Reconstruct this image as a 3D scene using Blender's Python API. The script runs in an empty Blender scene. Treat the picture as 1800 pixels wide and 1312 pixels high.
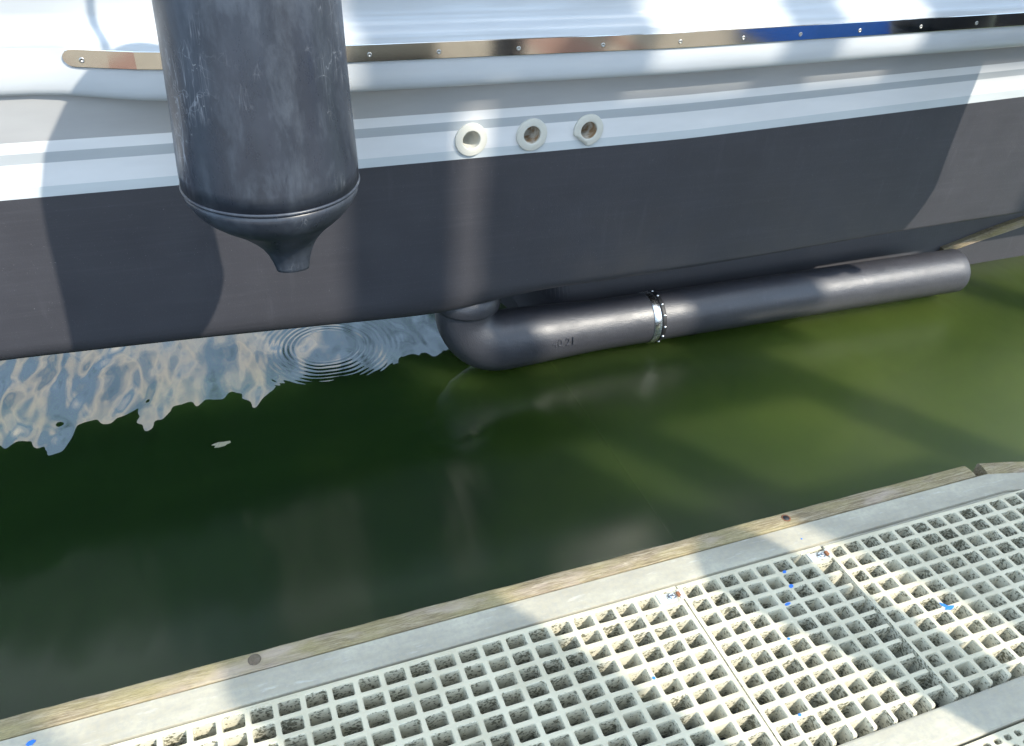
import bpy, bmesh, math, random
from mathutils import Vector, Matrix
random.seed(7)
rng = random.Random(11)

# ------------------------------------------------------------------ camera, world, sun, exposure
sc = bpy.context.scene
DECK = 0.40          # top of the floating dock above datum
WATER = -0.03        # water level
CAM_H = DECK + 1.414
PITCH, YAW, ROLL = 0.622911, 0.394821, 0.0620855
fw = Vector((math.sin(YAW)*math.cos(PITCH), math.cos(YAW)*math.cos(PITCH), -math.sin(PITCH)))
rt0 = Vector((math.cos(YAW), -math.sin(YAW), 0.0))
up0 = rt0.cross(fw)
rt = rt0*math.cos(ROLL) + up0*math.sin(ROLL)
up = -rt0*math.sin(ROLL) + up0*math.cos(ROLL)
cd = bpy.data.cameras.new('camera')
cd.sensor_width = 36.0
cd.lens = 1455.7/1800*36.0
cd.clip_start = 0.02
cd.clip_end = 3000
cam = bpy.data.objects.new('camera', cd)
M = Matrix.Identity(4)
for i in range(3):
    M[i][0] = rt[i]; M[i][1] = up[i]; M[i][2] = -fw[i]
M[2][3] = CAM_H
cam.matrix_world = M
sc.collection.objects.link(cam)
sc.camera = cam

SUN = Vector((-0.65, 1.0, -1.12)).normalized()      # direction the light travels
sun_el = math.asin(-SUN.z)
sun_az = math.atan2(-SUN.x, -SUN.y)
w = bpy.data.worlds.new('World'); sc.world = w; w.use_nodes = True
nt = w.node_tree; nt.nodes.clear()
wo = nt.nodes.new('ShaderNodeOutputWorld'); bg = nt.nodes.new('ShaderNodeBackground')
sky = nt.nodes.new('ShaderNodeTexSky'); sky.sky_type = 'NISHITA'; sky.sun_disc = False
sky.sun_elevation = sun_el; sky.sun_rotation = sun_az
sky.air_density = 2.0; sky.dust_density = 0.5; sky.ozone_density = 2.5
tc = nt.nodes.new('ShaderNodeTexCoord')
mp = nt.nodes.new('ShaderNodeMapping'); mp.inputs['Scale'].default_value = (2.2, 2.2, 4.0); mp.inputs['Location'].default_value = (28.77, 12.81, 0.2)
cn = nt.nodes.new('ShaderNodeTexNoise'); cn.inputs['Scale'].default_value = 1.25; cn.inputs['Detail'].default_value = 5; cn.inputs['Roughness'].default_value = 0.5
cr = nt.nodes.new('ShaderNodeValToRGB'); cr.color_ramp.elements[0].position = 0.36; cr.color_ramp.elements[1].position = 0.50
mx = nt.nodes.new('ShaderNodeMix'); mx.data_type = 'RGBA'
mx.inputs['B'].default_value = (8.8, 12.9, 18.6, 1)       # thin bluish veil cloud
mx2 = nt.nodes.new('ShaderNodeMix'); mx2.data_type = 'RGBA'; mx2.inputs['B'].default_value = (28.0, 26.8, 25.0, 1)   # thick sunlit cloud
cr2 = nt.nodes.new('ShaderNodeValToRGB'); cr2.color_ramp.elements[0].position = 0.54; cr2.color_ramp.elements[1].position = 0.68
nt.links.new(tc.outputs['Generated'], mp.inputs['Vector']); nt.links.new(mp.outputs['Vector'], cn.inputs['Vector'])
nt.links.new(cn.outputs['Fac'], cr.inputs['Fac']); nt.links.new(cr.outputs['Color'], mx.inputs['Factor'])
nt.links.new(sky.outputs['Color'], mx.inputs['A']); nt.links.new(mx.outputs['Result'], mx2.inputs['A'])
nt.links.new(cn.outputs['Fac'], cr2.inputs['Fac']); nt.links.new(cr2.outputs['Color'], mx2.inputs['Factor']); nt.links.new(mx2.outputs['Result'], bg.inputs['Color'])
bg.inputs['Strength'].default_value = 0.125
nt.links.new(bg.outputs['Background'], wo.inputs['Surface'])

sd = bpy.data.lights.new('sun', 'SUN'); sd.energy = 4.6; sd.angle = math.radians(0.8); sd.color = (1.0, 0.94, 0.82)
so = bpy.data.objects.new('sun', sd); sc.collection.objects.link(so)
so.rotation_euler = SUN.to_track_quat('-Z', 'Y').to_euler(); so.location = (6, -12, 10)

vs = sc.view_settings
vs.view_transform = 'Standard'; vs.look = 'None'; vs.exposure = 0.50; vs.gamma = 1.0; vs.use_curve_mapping = False
sc.cycles.use_denoising = True
sc.cycles.max_bounces = 8

# ------------------------------------------------------------------ helpers
C = sc.collection
def new_obj(name, verts, faces, mat, parent=None, smooth=False):
    me = bpy.data.meshes.new(name)
    me.from_pydata([tuple(v) for v in verts], [], faces); me.update()
    if smooth:
        me.polygons.foreach_set('use_smooth', [True]*len(me.polygons))
    o = bpy.data.objects.new(name, me); C.objects.link(o)
    if mat: me.materials.append(mat)
    if parent: o.parent = parent
    return o
def from_bm(name, bm, mat, parent=None, smooth=False):
    bmesh.ops.recalc_face_normals(bm, faces=bm.faces)
    me = bpy.data.meshes.new(name); bm.to_mesh(me); bm.free()
    if smooth: me.polygons.foreach_set('use_smooth', [True]*len(me.polygons))
    o = bpy.data.objects.new(name, me); C.objects.link(o)
    if mat: me.materials.append(mat)
    if parent: o.parent = parent
    return o
def empty(name, loc=(0,0,0)):
    o = bpy.data.objects.new(name, None); C.objects.link(o); o.location = loc; o.empty_display_size = 0.1
    return o
def tag(o, label=None, cat=None, group=None, kind=None):
    if label: o['label'] = label
    if cat: o['category'] = cat
    if group: o['group'] = group
    if kind: o['kind'] = kind
    return o
def bm_box(bm, x0, x1, y0, y1, z0, z1, bev=0.0, seg=1):
    vs_ = [bm.verts.new(p) for p in ((x0,y0,z0),(x1,y0,z0),(x1,y1,z0),(x0,y1,z0),(x0,y0,z1),(x1,y0,z1),(x1,y1,z1),(x0,y1,z1))]
    fs = [bm.faces.new([vs_[i] for i in f]) for f in ((0,3,2,1),(4,5,6,7),(0,1,5,4),(1,2,6,5),(2,3,7,6),(3,0,4,7))]
    if bev:
        es = set(e for f in fs for e in f.edges)
        bmesh.ops.bevel(bm, geom=list(es), offset=bev, segments=seg, profile=0.5, affect='EDGES')
    return vs_
def lathe(prof, n=48, cx=0, cy=0, sx=None):
    """prof: list of (r, z); sx optional list of (scale_x, scale_y, shift_x)"""
    v, f = [], []
    for k, (r, z) in enumerate(prof):
        a, b, s = (1, 1, 0) if sx is None else sx[k]
        for i in range(n):
            t = 2*math.pi*i/n
            v.append((cx + s + r*a*math.cos(t), cy + r*b*math.sin(t), z))
    m = len(prof)
    for k in range(m-1):
        for i in range(n):
            j = (i+1) % n
            f.append((k*n+i, k*n+j, (k+1)*n+j, (k+1)*n+i))
    f.append(tuple(range(n-1, -1, -1))); f.append(tuple((m-1)*n+i for i in range(n)))
    return v, f
def tube(path, radii, n=40, cap=True):
    v, f = [], []
    prev = None
    for k, p in enumerate(path):
        p = Vector(p)
        a = Vector(path[max(k-1, 0)]); b = Vector(path[min(k+1, len(path)-1)])
        t = (b-a).normalized()
        if prev is None:
            u = t.orthogonal().normalized()
        else:
            u = (prev - t*prev.dot(t)).normalized()
        prev = u; wv = t.cross(u)
        r = radii[k] if isinstance(radii, (list, tuple)) else radii
        for i in range(n):
            q = 2*math.pi*i/n
            v.append(p + u*math.cos(q)*r + wv*math.sin(q)*r)
    for k in range(len(path)-1):
        for i in range(n):
            j = (i+1) % n
            f.append((k*n+i, k*n+j, (k+1)*n+j, (k+1)*n+i))
    if cap:
        f.append(tuple(range(n-1, -1, -1))); f.append(tuple((len(path)-1)*n+i for i in range(n)))
    return v, f
def lerp_pts(pts, x):
    if x <= pts[0][0]: return pts[0][1]
    for (a, b), (c, d) in zip(pts, pts[1:]):
        if x <= c: return b + (d-b)*(x-a)/(c-a)
    return pts[-1][1]
def sstep(a, b, x):
    t = min(1, max(0, (x-a)/(b-a))); return t*t*(3-2*t)

# ------------------------------------------------------------------ materials
def mat(name):
    m = bpy.data.materials.new(name); m.use_nodes = True
    n = m.node_tree.nodes; l = m.node_tree.links
    return m, n, l, n['Principled BSDF']
def nd(n, t, **kw):
    x = n.new(t)
    for k, v in kw.items(): setattr(x, k, v)
    return x
def noise(n, l, vec, scale, detail=4, rough=0.55, mapscale=None, dist=0.0):
    if mapscale is not None:
        mp = nd(n, 'ShaderNodeMapping'); mp.inputs['Scale'].default_value = mapscale
        l.new(vec, mp.inputs['Vector']); vec = mp.outputs['Vector']
    t = nd(n, 'ShaderNodeTexNoise'); t.inputs['Scale'].default_value = scale
    t.inputs['Detail'].default_value = detail; t.inputs['Roughness'].default_value = rough
    t.inputs['Distortion'].default_value = dist
    l.new(vec, t.inputs['Vector'])
    return t.outputs['Fac']
def ramp(n, l, fac, stops):
    r = nd(n, 'ShaderNodeValToRGB'); e = r.color_ramp.elements
    while len(e) < len(stops): e.new(0.5)
    for i, (p, c) in enumerate(stops):
        e[i].position = p; e[i].color = (c, c, c, 1) if isinstance(c, (int, float)) else (*c, 1)
    l.new(fac, r.inputs['Fac'])
    return r.outputs['Color']
def mix(n, l, fac, a, b, mode='MIX'):
    m = nd(n, 'ShaderNodeMix', data_type='RGBA', blend_type=mode)
    for s, v in (('Factor', fac), ('A', a), ('B', b)):
        if isinstance(v, (int, float)): m.inputs[s].default_value = v
        elif isinstance(v, tuple): m.inputs[s].default_value = (*v, 1) if len(v) == 3 else v
        else: l.new(v, m.inputs[s])
    return m.outputs['Result']
def math_n(n, l, op, a, b=None, c=None):
    m = nd(n, 'ShaderNodeMath', operation=op)
    for i, v in enumerate((a, b, c)):
        if v is None: continue
        if isinstance(v, (int, float)): m.inputs[i].default_value = v
        else: l.new(v, m.inputs[i])
    return m.outputs[0]
def bump(n, l, bs, h, strength=0.3, dist=0.01):
    b = nd(n, 'ShaderNodeBump'); b.inputs['Strength'].default_value = strength; b.inputs['Distance'].default_value = dist
    l.new(h, b.inputs['Height']); l.new(b.outputs['Normal'], bs.inputs['Normal'])
def objco(n):
    return nd(n, 'ShaderNodeTexCoord').outputs['Object']

def gelcoat(name, col, rough=0.13, var=0.04):
    m, n, l, b = mat(name); v = objco(n)
    f = noise(n, l, v, 6, 5, mapscale=(0.6, 1, 3))
    c2 = tuple(max(0, x*(1-var*2.2)) for x in col)
    l.new(mix(n, l, ramp(n, l, f, [(0.35, 0.0), (0.7, 1.0)]), col, c2), b.inputs['Base Color'])
    b.inputs['Roughness'].default_value = rough
    b.inputs['IOR'].default_value = 1.5
    wv = noise(n, l, v, 3.0, 2, mapscale=(0.7, 1, 1.6))
    bump(n, l, b, wv, 0.10, 0.02)
    return m
M_WHITE = gelcoat('gelcoat_white', (0.54, 0.555, 0.565))
M_STRIPE_W = gelcoat('stripe_white', (0.72, 0.71, 0.70), 0.12)
M_GREY = gelcoat('stripe_grey', (0.37, 0.365, 0.36), 0.16)
M_BLUEGREY = gelcoat('stripe_blue_grey', (0.41, 0.43, 0.44), 0.16)
M_NAVY = gelcoat('gelcoat_navy', (0.02, 0.025, 0.05), 0.12)
M_LIGHTGREY = gelcoat('stripe_light_grey', (0.55, 0.58, 0.585), 0.16)

def antifoul(name, col, rough, spk=0.5, bmp=0.25, spec=0.5):
    m, n, l, b = mat(name); v = objco(n)
    f = noise(n, l, v, 3.0, 5, mapscale=(1, 1, 1.5))
    g = noise(n, l, v, 160, 3)
    c = mix(n, l, f, tuple(x*0.85 for x in col), tuple(x*1.25 for x in col))
    c = mix(n, l, ramp(n, l, g, [(0.70, 0.0), (0.80, spk)]), c, tuple(x*2.6+0.03 for x in col))
    st = noise(n, l, v, 8, 8, 0.7, mapscale=(0.45, 1, 14))
    c = mix(n, l, ramp(n, l, st, [(0.50, 0.0), (0.80, 0.30)]), c, tuple(x*1.7+0.01 for x in col))
    dr = noise(n, l, v, 12, 5, 0.65, mapscale=(2.2, 1, 0.22))
    c = mix(n, l, ramp(n, l, dr, [(0.60, 0.0), (0.80, 0.28)]), c, tuple(x*1.9+0.015 for x in col))
    pk = noise(n, l, v, 420, 2, 0.5)
    c = mix(n, l, ramp(n, l, pk, [(0.735, 0.0), (0.76, 0.75)]), c, (0.32, 0.32, 0.33))
    l.new(c, b.inputs['Base Color'])
    r = ramp(n, l, noise(n, l, v, 9, 4), [(0.3, rough-0.06), (0.7, rough+0.08)])
    l.new(r, b.inputs['Roughness'])
    b.inputs['Specular IOR Level'].default_value = spec
    bb = math_n(n, l, 'ADD', noise(n, l, v, 220, 2), math_n(n, l, 'MULTIPLY', noise(n, l, v, 25, 3), 1.5))
    bump(n, l, b, bb, bmp, 0.0012)
    return m
M_AF = antifoul('antifouling_charcoal', (0.042, 0.041, 0.047), 0.46)
M_PIPE = antifoul('painted_pipe_charcoal', (0.034, 0.034, 0.040), 0.42, 0.4, 0.8, 0.8)

def steel(name, col=(0.62, 0.58, 0.52), rough=0.16):
    m, n, l, b = mat(name); v = objco(n)
    b.inputs['Metallic'].default_value = 1.0
    l.new(mix(n, l, noise(n, l, v, 30, 3), tuple(x*0.9 for x in col), col), b.inputs['Base Color'])
    s = noise(n, l, v, 40, 4, mapscale=(1, 40, 40))
    l.new(ramp(n, l, s, [(0.3, rough*0.7), (0.7, rough*1.5)]), b.inputs['Roughness'])
    bump(n, l, b, s, 0.03, 0.0004)
    return m
M_STEEL = steel('polished_stainless', (0.70, 0.66, 0.60), 0.07)
M_SCREW = steel('screw_stainless', (0.5, 0.48, 0.45), 0.3)
M_CLAMP = steel('clamp_stainless', (0.75, 0.75, 0.74), 0.22)

def simple(name, col, rough=0.5, metallic=0.0, nz=0.15, scale=20):
    m, n, l, b = mat(name); v = objco(n)
    f = noise(n, l, v, scale, 4)
    l.new(mix(n, l, f, tuple(x*(1-nz) for x in col), tuple(min(1, x*(1+nz)) for x in col)), b.inputs['Base Color'])
    b.inputs['Roughness'].default_value = rough; b.inputs['Metallic'].default_value = metallic
    bump(n, l, b, noise(n, l, v, scale*6, 2), 0.1, 0.001)
    return m
M_RUBBER = simple('black_rubber', (0.012, 0.012, 0.013), 0.55)
M_FLANGE = simple('aged_white_plastic', (0.56, 0.54, 0.47), 0.35, 0, 0.08, 30)
M_DARKHULL = simple('raw_laminate_dark', (0.05, 0.05, 0.055), 0.7)
M_RUST = simple('rust_brown', (0.20, 0.08, 0.035), 0.85, 0, 0.4, 60)
M_BLUE = simple('blue_paint', (0.02, 0.16, 0.62), 0.4, 0, 0.1, 90)
M_BORE = None

def bore_mat():
    m, n, l, b = mat('stained_bore'); v = objco(n)
    f = noise(n, l, v, 35, 4, 0.6)
    l.new(mix(n, l, ramp(n, l, f, [(0.42, 0.0), (0.62, 1.0)]), (0.55, 0.51, 0.43), (0.30, 0.19, 0.10)), b.inputs['Base Color'])
    b.inputs['Roughness'].default_value = 0.6
    return m
M_BORE = bore_mat()

def fender_mat():
    m, n, l, b = mat('fender_vinyl_navy'); v = objco(n)
    big = noise(n, l, v, 6, 6, 0.6, mapscale=(1, 1, 0.7))
    c = ramp(n, l, big, [(0.30, (0.018, 0.022, 0.031)), (0.70, (0.034, 0.040, 0.054))])
    # chafed haze, soft and cloudy, drawn a little upwards
    hz = noise(n, l, v, 11, 9, 0.74, mapscale=(1.6, 1.6, 0.6), dist=0.25)
    c = mix(n, l, ramp(n, l, hz, [(0.48, 0.0), (0.82, 0.32)]), c, (0.15, 0.18, 0.22))
    # hairline scratches: thin level sets of stretched noise, in patches
    pa = ramp(n, l, noise(n, l, v, 4.5, 3), [(0.50, 0.0), (0.64, 1.0)])
    for sc_, ms, co in ((9, (4.5, 4.5, 0.30), 0.5), (16, (3.2, 3.2, 0.45), 0.32), (12, (1.6, 1.6, 2.0), 0.25)):
        q = noise(n, l, v, sc_, 2, 0.5, mapscale=ms, dist=0.4)
        line = ramp(n, l, math_n(n, l, 'ABSOLUTE', math_n(n, l, 'SUBTRACT', q, 0.5)), [(0.0, 1.0), (0.010, 0.0)])
        c = mix(n, l, math_n(n, l, 'MULTIPLY', math_n(n, l, 'MULTIPLY', line, pa), co), c, (0.42, 0.45, 0.50))
    sp = noise(n, l, v, 95, 4, 0.65)
    c = mix(n, l, math_n(n, l, 'MULTIPLY', ramp(n, l, sp, [(0.66, 0.0), (0.72, 0.7)]), pa), c, (0.5, 0.53, 0.55))
    l.new(c, b.inputs['Base Color'])
    l.new(ramp(n, l, hz, [(0.35, 0.24), (0.7, 0.46)]), b.inputs['Roughness'])
    bump(n, l, b, math_n(n, l, 'ADD', hz, noise(n, l, v, 60, 3)), 0.10, 0.002)
    return m
M_FENDER = fender_mat()

def wood_mat(name, stops, grain=(1.6, 26, 26), hue=None, bstr=0.6):
    m, n, l, b = mat(name); v = objco(n)
    oi = nd(n, 'ShaderNodeObjectInfo')
    av = nd(n, 'ShaderNodeVectorMath', operation='ADD'); l.new(v, av.inputs[0])
    cx = nd(n, 'ShaderNodeCombineXYZ'); l.new(math_n(n, l, 'MULTIPLY', oi.outputs['Random'], 37.0), cx.inputs[0]); l.new(math_n(n, l, 'MULTIPLY', oi.outputs['Random'], 11.0), cx.inputs[1])
    l.new(cx.outputs[0], av.inputs[1]); v = av.outputs[0]
    g = noise(n, l, v, 9, 9, 0.7, mapscale=grain, dist=0.8)
    c = ramp(n, l, g, stops)
    p = noise(n, l, v, 7, 5, 0.6, mapscale=(1.0, 2.0, 2.0))
    c = mix(n, l, ramp(n, l, p, [(0.40, 0.0), (0.62, 0.65)]), c, hue or (0.33, 0.28, 0.13), 'MIX')
    f = noise(n, l, v, 22, 9, 0.8, mapscale=tuple(g_*1.6 if g_ > 5 else g_*2.5 for g_ in grain))
    c = mix(n, l, ramp(n, l, f, [(0.48, 0.0), (0.68, 0.75)]), c, (0.09, 0.070, 0.048))
    pk = noise(n, l, v, 4, 4, 0.6, mapscale=(1.5, 4, 4))
    c = mix(n, l, ramp(n, l, pk, [(0.50, 0.0), (0.68, 0.5)]), c, (0.46, 0.37, 0.32))
    l.new(c, b.inputs['Base Color']); b.inputs['Roughness'].default_value = 0.85
    b.inputs['Specular IOR Level'].default_value = 0.25
    bump(n, l, b, math_n(n, l, 'ADD', g, math_n(n, l, 'MULTIPLY', f, -0.8)), bstr, 0.004)
    return m
M_TIMBER = wood_mat('weathered_timber', [(0.30, (0.09, 0.068, 0.042)), (0.48, (0.25, 0.195, 0.115)), (0.72, (0.50, 0.43, 0.31))])
M_BOARD = wood_mat('deck_board_wood', [(0.30, (0.15, 0.125, 0.09)), (0.55, (0.27, 0.235, 0.175)), (0.75, (0.40, 0.36, 0.28))], grain=(26, 1.6, 26), hue=(0.23, 0.20, 0.14))
M_BOARD_R = wood_mat('deck_board_red', [(0.30, (0.12, 0.05, 0.04)), (0.55, (0.20, 0.09, 0.06)), (0.75, (0.28, 0.14, 0.09))], grain=(26, 1.6, 26), hue=(0.17, 0.08, 0.05))
M_PILE = wood_mat('pile_wood', [(0.30, (0.08, 0.06, 0.045)), (0.55, (0.16, 0.12, 0.085)), (0.75, (0.26, 0.21, 0.15))], grain=(26, 26, 1.6), hue=(0.14, 0.12, 0.08))

def frame_mat():
    m, n, l, b = mat('dock_frame_grey'); v = objco(n)
    a = noise(n, l, v, 5, 6, 0.6, mapscale=(1, 3, 3))
    c = ramp(n, l, a, [(0.3, (0.265, 0.24, 0.18)), (0.55, (0.36, 0.33, 0.25)), (0.75, (0.445, 0.41, 0.31))])
    f = noise(n, l, v, 90, 5, 0.7)
    c = mix(n, l, ramp(n, l, f, [(0.35, 0.35), (0.6, 0.0)]), c, (0.22, 0.22, 0.21))
    s = noise(n, l, v, 14, 6, 0.7, mapscale=(1, 5, 5))
    c = mix(n, l, ramp(n, l, s, [(0.58, 0.0), (0.75, 0.4)]), c, (0.62, 0.60, 0.54))
    l.new(c, b.inputs['Base Color']); b.inputs['Roughness'].default_value = 0.72
    bump(n, l, b, math_n(n, l, 'ADD', f, noise(n, l, v, 300, 3)), 0.25, 0.0015)
    return m
M_FRAME = frame_mat()

def grating_mat():
    m, n, l, b = mat('moulded_grating_cream'); v = objco(n)
    ge = nd(n, 'ShaderNodeNewGeometry'); sp = nd(n, 'ShaderNodeSeparateXYZ'); l.new(ge.outputs['True Normal'], sp.inputs[0])
    top = math_n(n, l, 'GREATER_THAN', sp.outputs[2], 0.5)
    big = noise(n, l, v, 9, 4)
    base = ramp(n, l, big, [(0.35, (0.45, 0.405, 0.285)), (0.65, (0.54, 0.49, 0.355))])
    wall = mix(n, l, big, (0.56, 0.53, 0.41), (0.70, 0.66, 0.52))
    d1 = noise(n, l, v, 150, 3, 0.55, mapscale=(1.0, 1.0, 1.3))
    patch = noise(n, l, v, 14, 3)
    dd = math_n(n, l, 'ADD', d1, math_n(n, l, 'MULTIPLY', math_n(n, l, 'SUBTRACT', patch, 0.5), 0.5))
    wall = mix(n, l, ramp(n, l, dd, [(0.53, 0.0), (0.60, 0.85)]), wall, (0.080, 0.076, 0.042))
    sl = noise(n, l, v, 60, 5, 0.6, mapscale=(1, 1, 3))
    wall = mix(n, l, ramp(n, l, sl, [(0.55, 0.0), (0.75, 0.45)]), wall, (0.20, 0.18, 0.10))
    tops = mix(n, l, ramp(n, l, noise(n, l, v, 55, 5, 0.7), [(0.60, 0.0), (0.78, 0.3)]), base, (0.33, 0.31, 0.25))
    l.new(mix(n, l, top, wall, tops), b.inputs['Base Color']); b.inputs['Roughness'].default_value = 0.6
    bump(n, l, b, math_n(n, l, 'ADD', noise(n, l, v, 200, 3), math_n(n, l, 'MULTIPLY', noise(n, l, v, 45, 2), 1.0)), 0.15, 0.0012)
    return m
M_GRATE = grating_mat()

def water_mat():
    m, n, l, b = mat('green_harbour_water')
    ge = nd(n, 'ShaderNodeNewGeometry'); v = ge.outputs['Position']
    cl = noise(n, l, v, 0.9, 4, 0.55, dist=0.4, mapscale=(0.8, 1.3, 1))
    c = ramp(n, l, cl, [(0.30, (0.020, 0.034, 0.010)), (0.70, (0.042, 0.062, 0.016))])
    # shaded left and sunlit right of the water put into its base colour
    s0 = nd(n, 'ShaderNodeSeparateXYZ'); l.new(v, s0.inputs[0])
    shade_ramp = nd(n, 'ShaderNodeMapRange', interpolation_type='SMOOTHSTEP')
    shade_ramp.inputs['From Min'].default_value = 0.0; shade_ramp.inputs['From Max'].default_value = 2.6
    shade_ramp.inputs['To Min'].default_value = 0.0; shade_ramp.inputs['To Max'].default_value = 1.0
    l.new(math_n(n, l, 'ADD', s0.outputs[0], math_n(n, l, 'MULTIPLY', math_n(n, l, 'SUBTRACT', noise(n, l, v, 1.4, 3), 0.5), 2.2)), shade_ramp.inputs['Value'])
    c = mix(n, l, shade_ramp.outputs[0], mix(n, l, 1.0, c, (0.26, 0.42, 0.40), 'MULTIPLY'), mix(n, l, 1.0, c, (1.18, 1.16, 0.70), 'MULTIPLY'))
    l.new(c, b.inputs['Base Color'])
    b.subsurface_method = 'BURLEY'
    b.inputs['Subsurface Weight'].default_value = 1.0
    b.inputs['Subsurface Radius'].default_value = (0.8, 1.0, 0.55)
    b.inputs['Subsurface Scale'].default_value = 0.42
    sy = nd(n, 'ShaderNodeSeparateXYZ'); l.new(v, sy.inputs[0])
    ro = nd(n, 'ShaderNodeMapRange', interpolation_type='SMOOTHSTEP'); ro.inputs['From Min'].default_value = 2.42; ro.inputs['From Max'].default_value = 1.75
    ro.inputs['To Min'].default_value = 0.0; ro.inputs['To Max'].default_value = 0.20
    l.new(sy.outputs[1], ro.inputs['Value'])
    ro2 = nd(n, 'ShaderNodeMapRange', interpolation_type='SMOOTHSTEP'); ro2.inputs['From Min'].default_value = 0.66; ro2.inputs['From Max'].default_value = 1.35
    ro2.inputs['To Min'].default_value = 0.0; ro2.inputs['To Max'].default_value = 0.34
    l.new(sy.outputs[0], ro2.inputs['Value'])
    l.new(math_n(n, l, 'SMOOTH_MAX', ro.outputs[0], ro2.outputs[0], 0.1), b.inputs['Roughness'])   # fine cat's-paw ripples by the dock
    b.inputs['IOR'].default_value = 1.54
    # ripples: slow swell + small wavelets + a ring from a drip under the hull
    h1 = noise(n, l, v, 2.6, 1, 0.4, mapscale=(2.3, 0.8, 1), dist=0.35)
    h2 = noise(n, l, v, 6.0, 1, 0.4, mapscale=(1.9, 0.8, 1), dist=0.2)
    sp = nd(n, 'ShaderNodeSeparateXYZ'); l.new(v, sp.inputs[0])
    # breeze reaches the water more to the left (towards the stern)
    amp = nd(n, 'ShaderNodeMapRange'); amp.inputs['From Min'].default_value = 1.0; amp.inputs['From Max'].default_value = -0.9
    amp.inputs['To Min'].default_value = 0.18; amp.inputs['To Max'].default_value = 1.0
    l.new(sp.outputs[0], amp.inputs['Value'])
    hs = math_n(n, l, 'ADD', math_n(n, l, 'MULTIPLY', math_n(n, l, 'SUBTRACT', h1, 0.5), 0.040), math_n(n, l, 'MULTIPLY', math_n(n, l, 'SUBTRACT', h2, 0.5), 0.014))
    hs = math_n(n, l, 'MULTIPLY', hs, amp.outputs[0])
    lee = nd(n, 'ShaderNodeMapRange'); lee.inputs['From Min'].default_value = 1.5; lee.inputs['From Max'].default_value = 2.6
    lee.inputs['To Min'].default_value = 0.22; lee.inputs['To Max'].default_value = 1.0
    l.new(sp.outputs[1], lee.inputs['Value'])
    hs = math_n(n, l, 'MULTIPLY', hs, lee.outputs[0])
    dx = math_n(n, l, 'SUBTRACT', sp.outputs[0], 0.355); dy = math_n(n, l, 'SUBTRACT', sp.outputs[1], 2.745)
    r2 = math_n(n, l, 'ADD', math_n(n, l, 'MULTIPLY', dx, dx), math_n(n, l, 'MULTIPLY', dy, dy))
    r = math_n(n, l, 'ADD', math_n(n, l, 'SQRT', r2), math_n(n, l, 'MULTIPLY', math_n(n, l, 'SUBTRACT', noise(n, l, v, 5.0, 2), 0.5), 0.035))
    wv = math_n(n, l, 'SINE', math_n(n, l, 'MULTIPLY', r, 2*math.pi/0.021))
    env = ramp(n, l, r, [(0.0, 0.0), (0.10, 0.0), (0.135, 1.0), (0.19, 0.45), (0.31, 0.0)])
    ring = math_n(n, l, 'MULTIPLY', math_n(n, l, 'MULTIPLY', wv, env), 0.00032)
    hh = math_n(n, l, 'ADD', hs, ring)
    bump(n, l, b, hh, 1.0, 1.0)
    return m
M_WATER = water_mat()

# ------------------------------------------------------------------ water
S = 600.0
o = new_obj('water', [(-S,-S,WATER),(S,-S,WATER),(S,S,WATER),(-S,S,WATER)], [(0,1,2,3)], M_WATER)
tag(o, 'calm murky green harbour water between dock and boat', kind='structure')

# ------------------------------------------------------------------ boat
Z = dict(
 rt=[(-0.258,1.246),(-0.16,1.2395),(-0.057,1.236),(0.399,1.233),(1.403,1.228),(2.753,1.245),(5,1.28)],
 rb=[(-0.254,1.203),(-0.16,1.196),(-0.062,1.193),(0.402,1.189),(1.412,1.183),(2.777,1.201),(5,1.236)],
 bb=[(-0.40,1.131),(-0.315,1.130),(-0.245,1.125),(-0.175,1.116),(-0.068,1.108),(0.414,1.103),(1.436,1.099),(2.836,1.121),(5,1.16)],
 s1=[(-0.45,1.015),(-0.068,1.013),(0.431,1.013),(1.487,1.015),(2.940,1.052),(5,1.11)],
 s2=[(-0.458,0.986),(-0.073,0.984),(0.432,0.984),(1.493,0.987),(2.956,1.024),(5,1.08)],
 s3=[(-0.465,0.958),(-0.069,0.956),(0.434,0.957),(1.5,0.959),(2.97,1.001),(5,1.06)],
 s4=[(-0.483,0.895),(-0.065,0.893),(0.433,0.894),(1.529,0.896),(2.742,0.937),(5,1.01)],
 af=[(-0.491,0.866),(-0.06,0.865),(0.431,0.866),(1.519,0.867),(3.021,0.915),(5,0.98)],
 ch=[(-0.635,0.358),(-0.106,0.335),(0.4,0.306),(0.667,0.291),(0.8,0.297),(0.889,0.311),(1.0,0.328),(1.161,0.343),(1.4,0.346),(1.647,0.347),(2.056,0.357),(2.697,0.376),(3.366,0.381),(5,0.40)],
 fo=[(-0.614,0.426),(0.544,0.414),(0.877,0.402),(1.162,0.389),(1.88,0.372),(2.6,0.391),(5,0.42)])
def zz(k, x):
    # light smoothing of the measured lines
    return sum(lerp_pts(Z[k], x+d) for d in (-0.09, -0.045, 0, 0.045, 0.09))/5
XS = [-2.2 + 0.06*i for i in range(int(7.6/0.06)+1)]
boat = empty('motor_boat', (1.5, 2.7, WATER))
tag(boat, 'white motor boat with grey boot stripes and charcoal antifouling, lying beyond the water', 'boat')
def par(o):
    o.parent = boat; o.matrix_parent_inverse = boat.matrix_world.inverted() if False else Matrix.Translation((-1.5, -2.7, -WATER))
    return o
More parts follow.
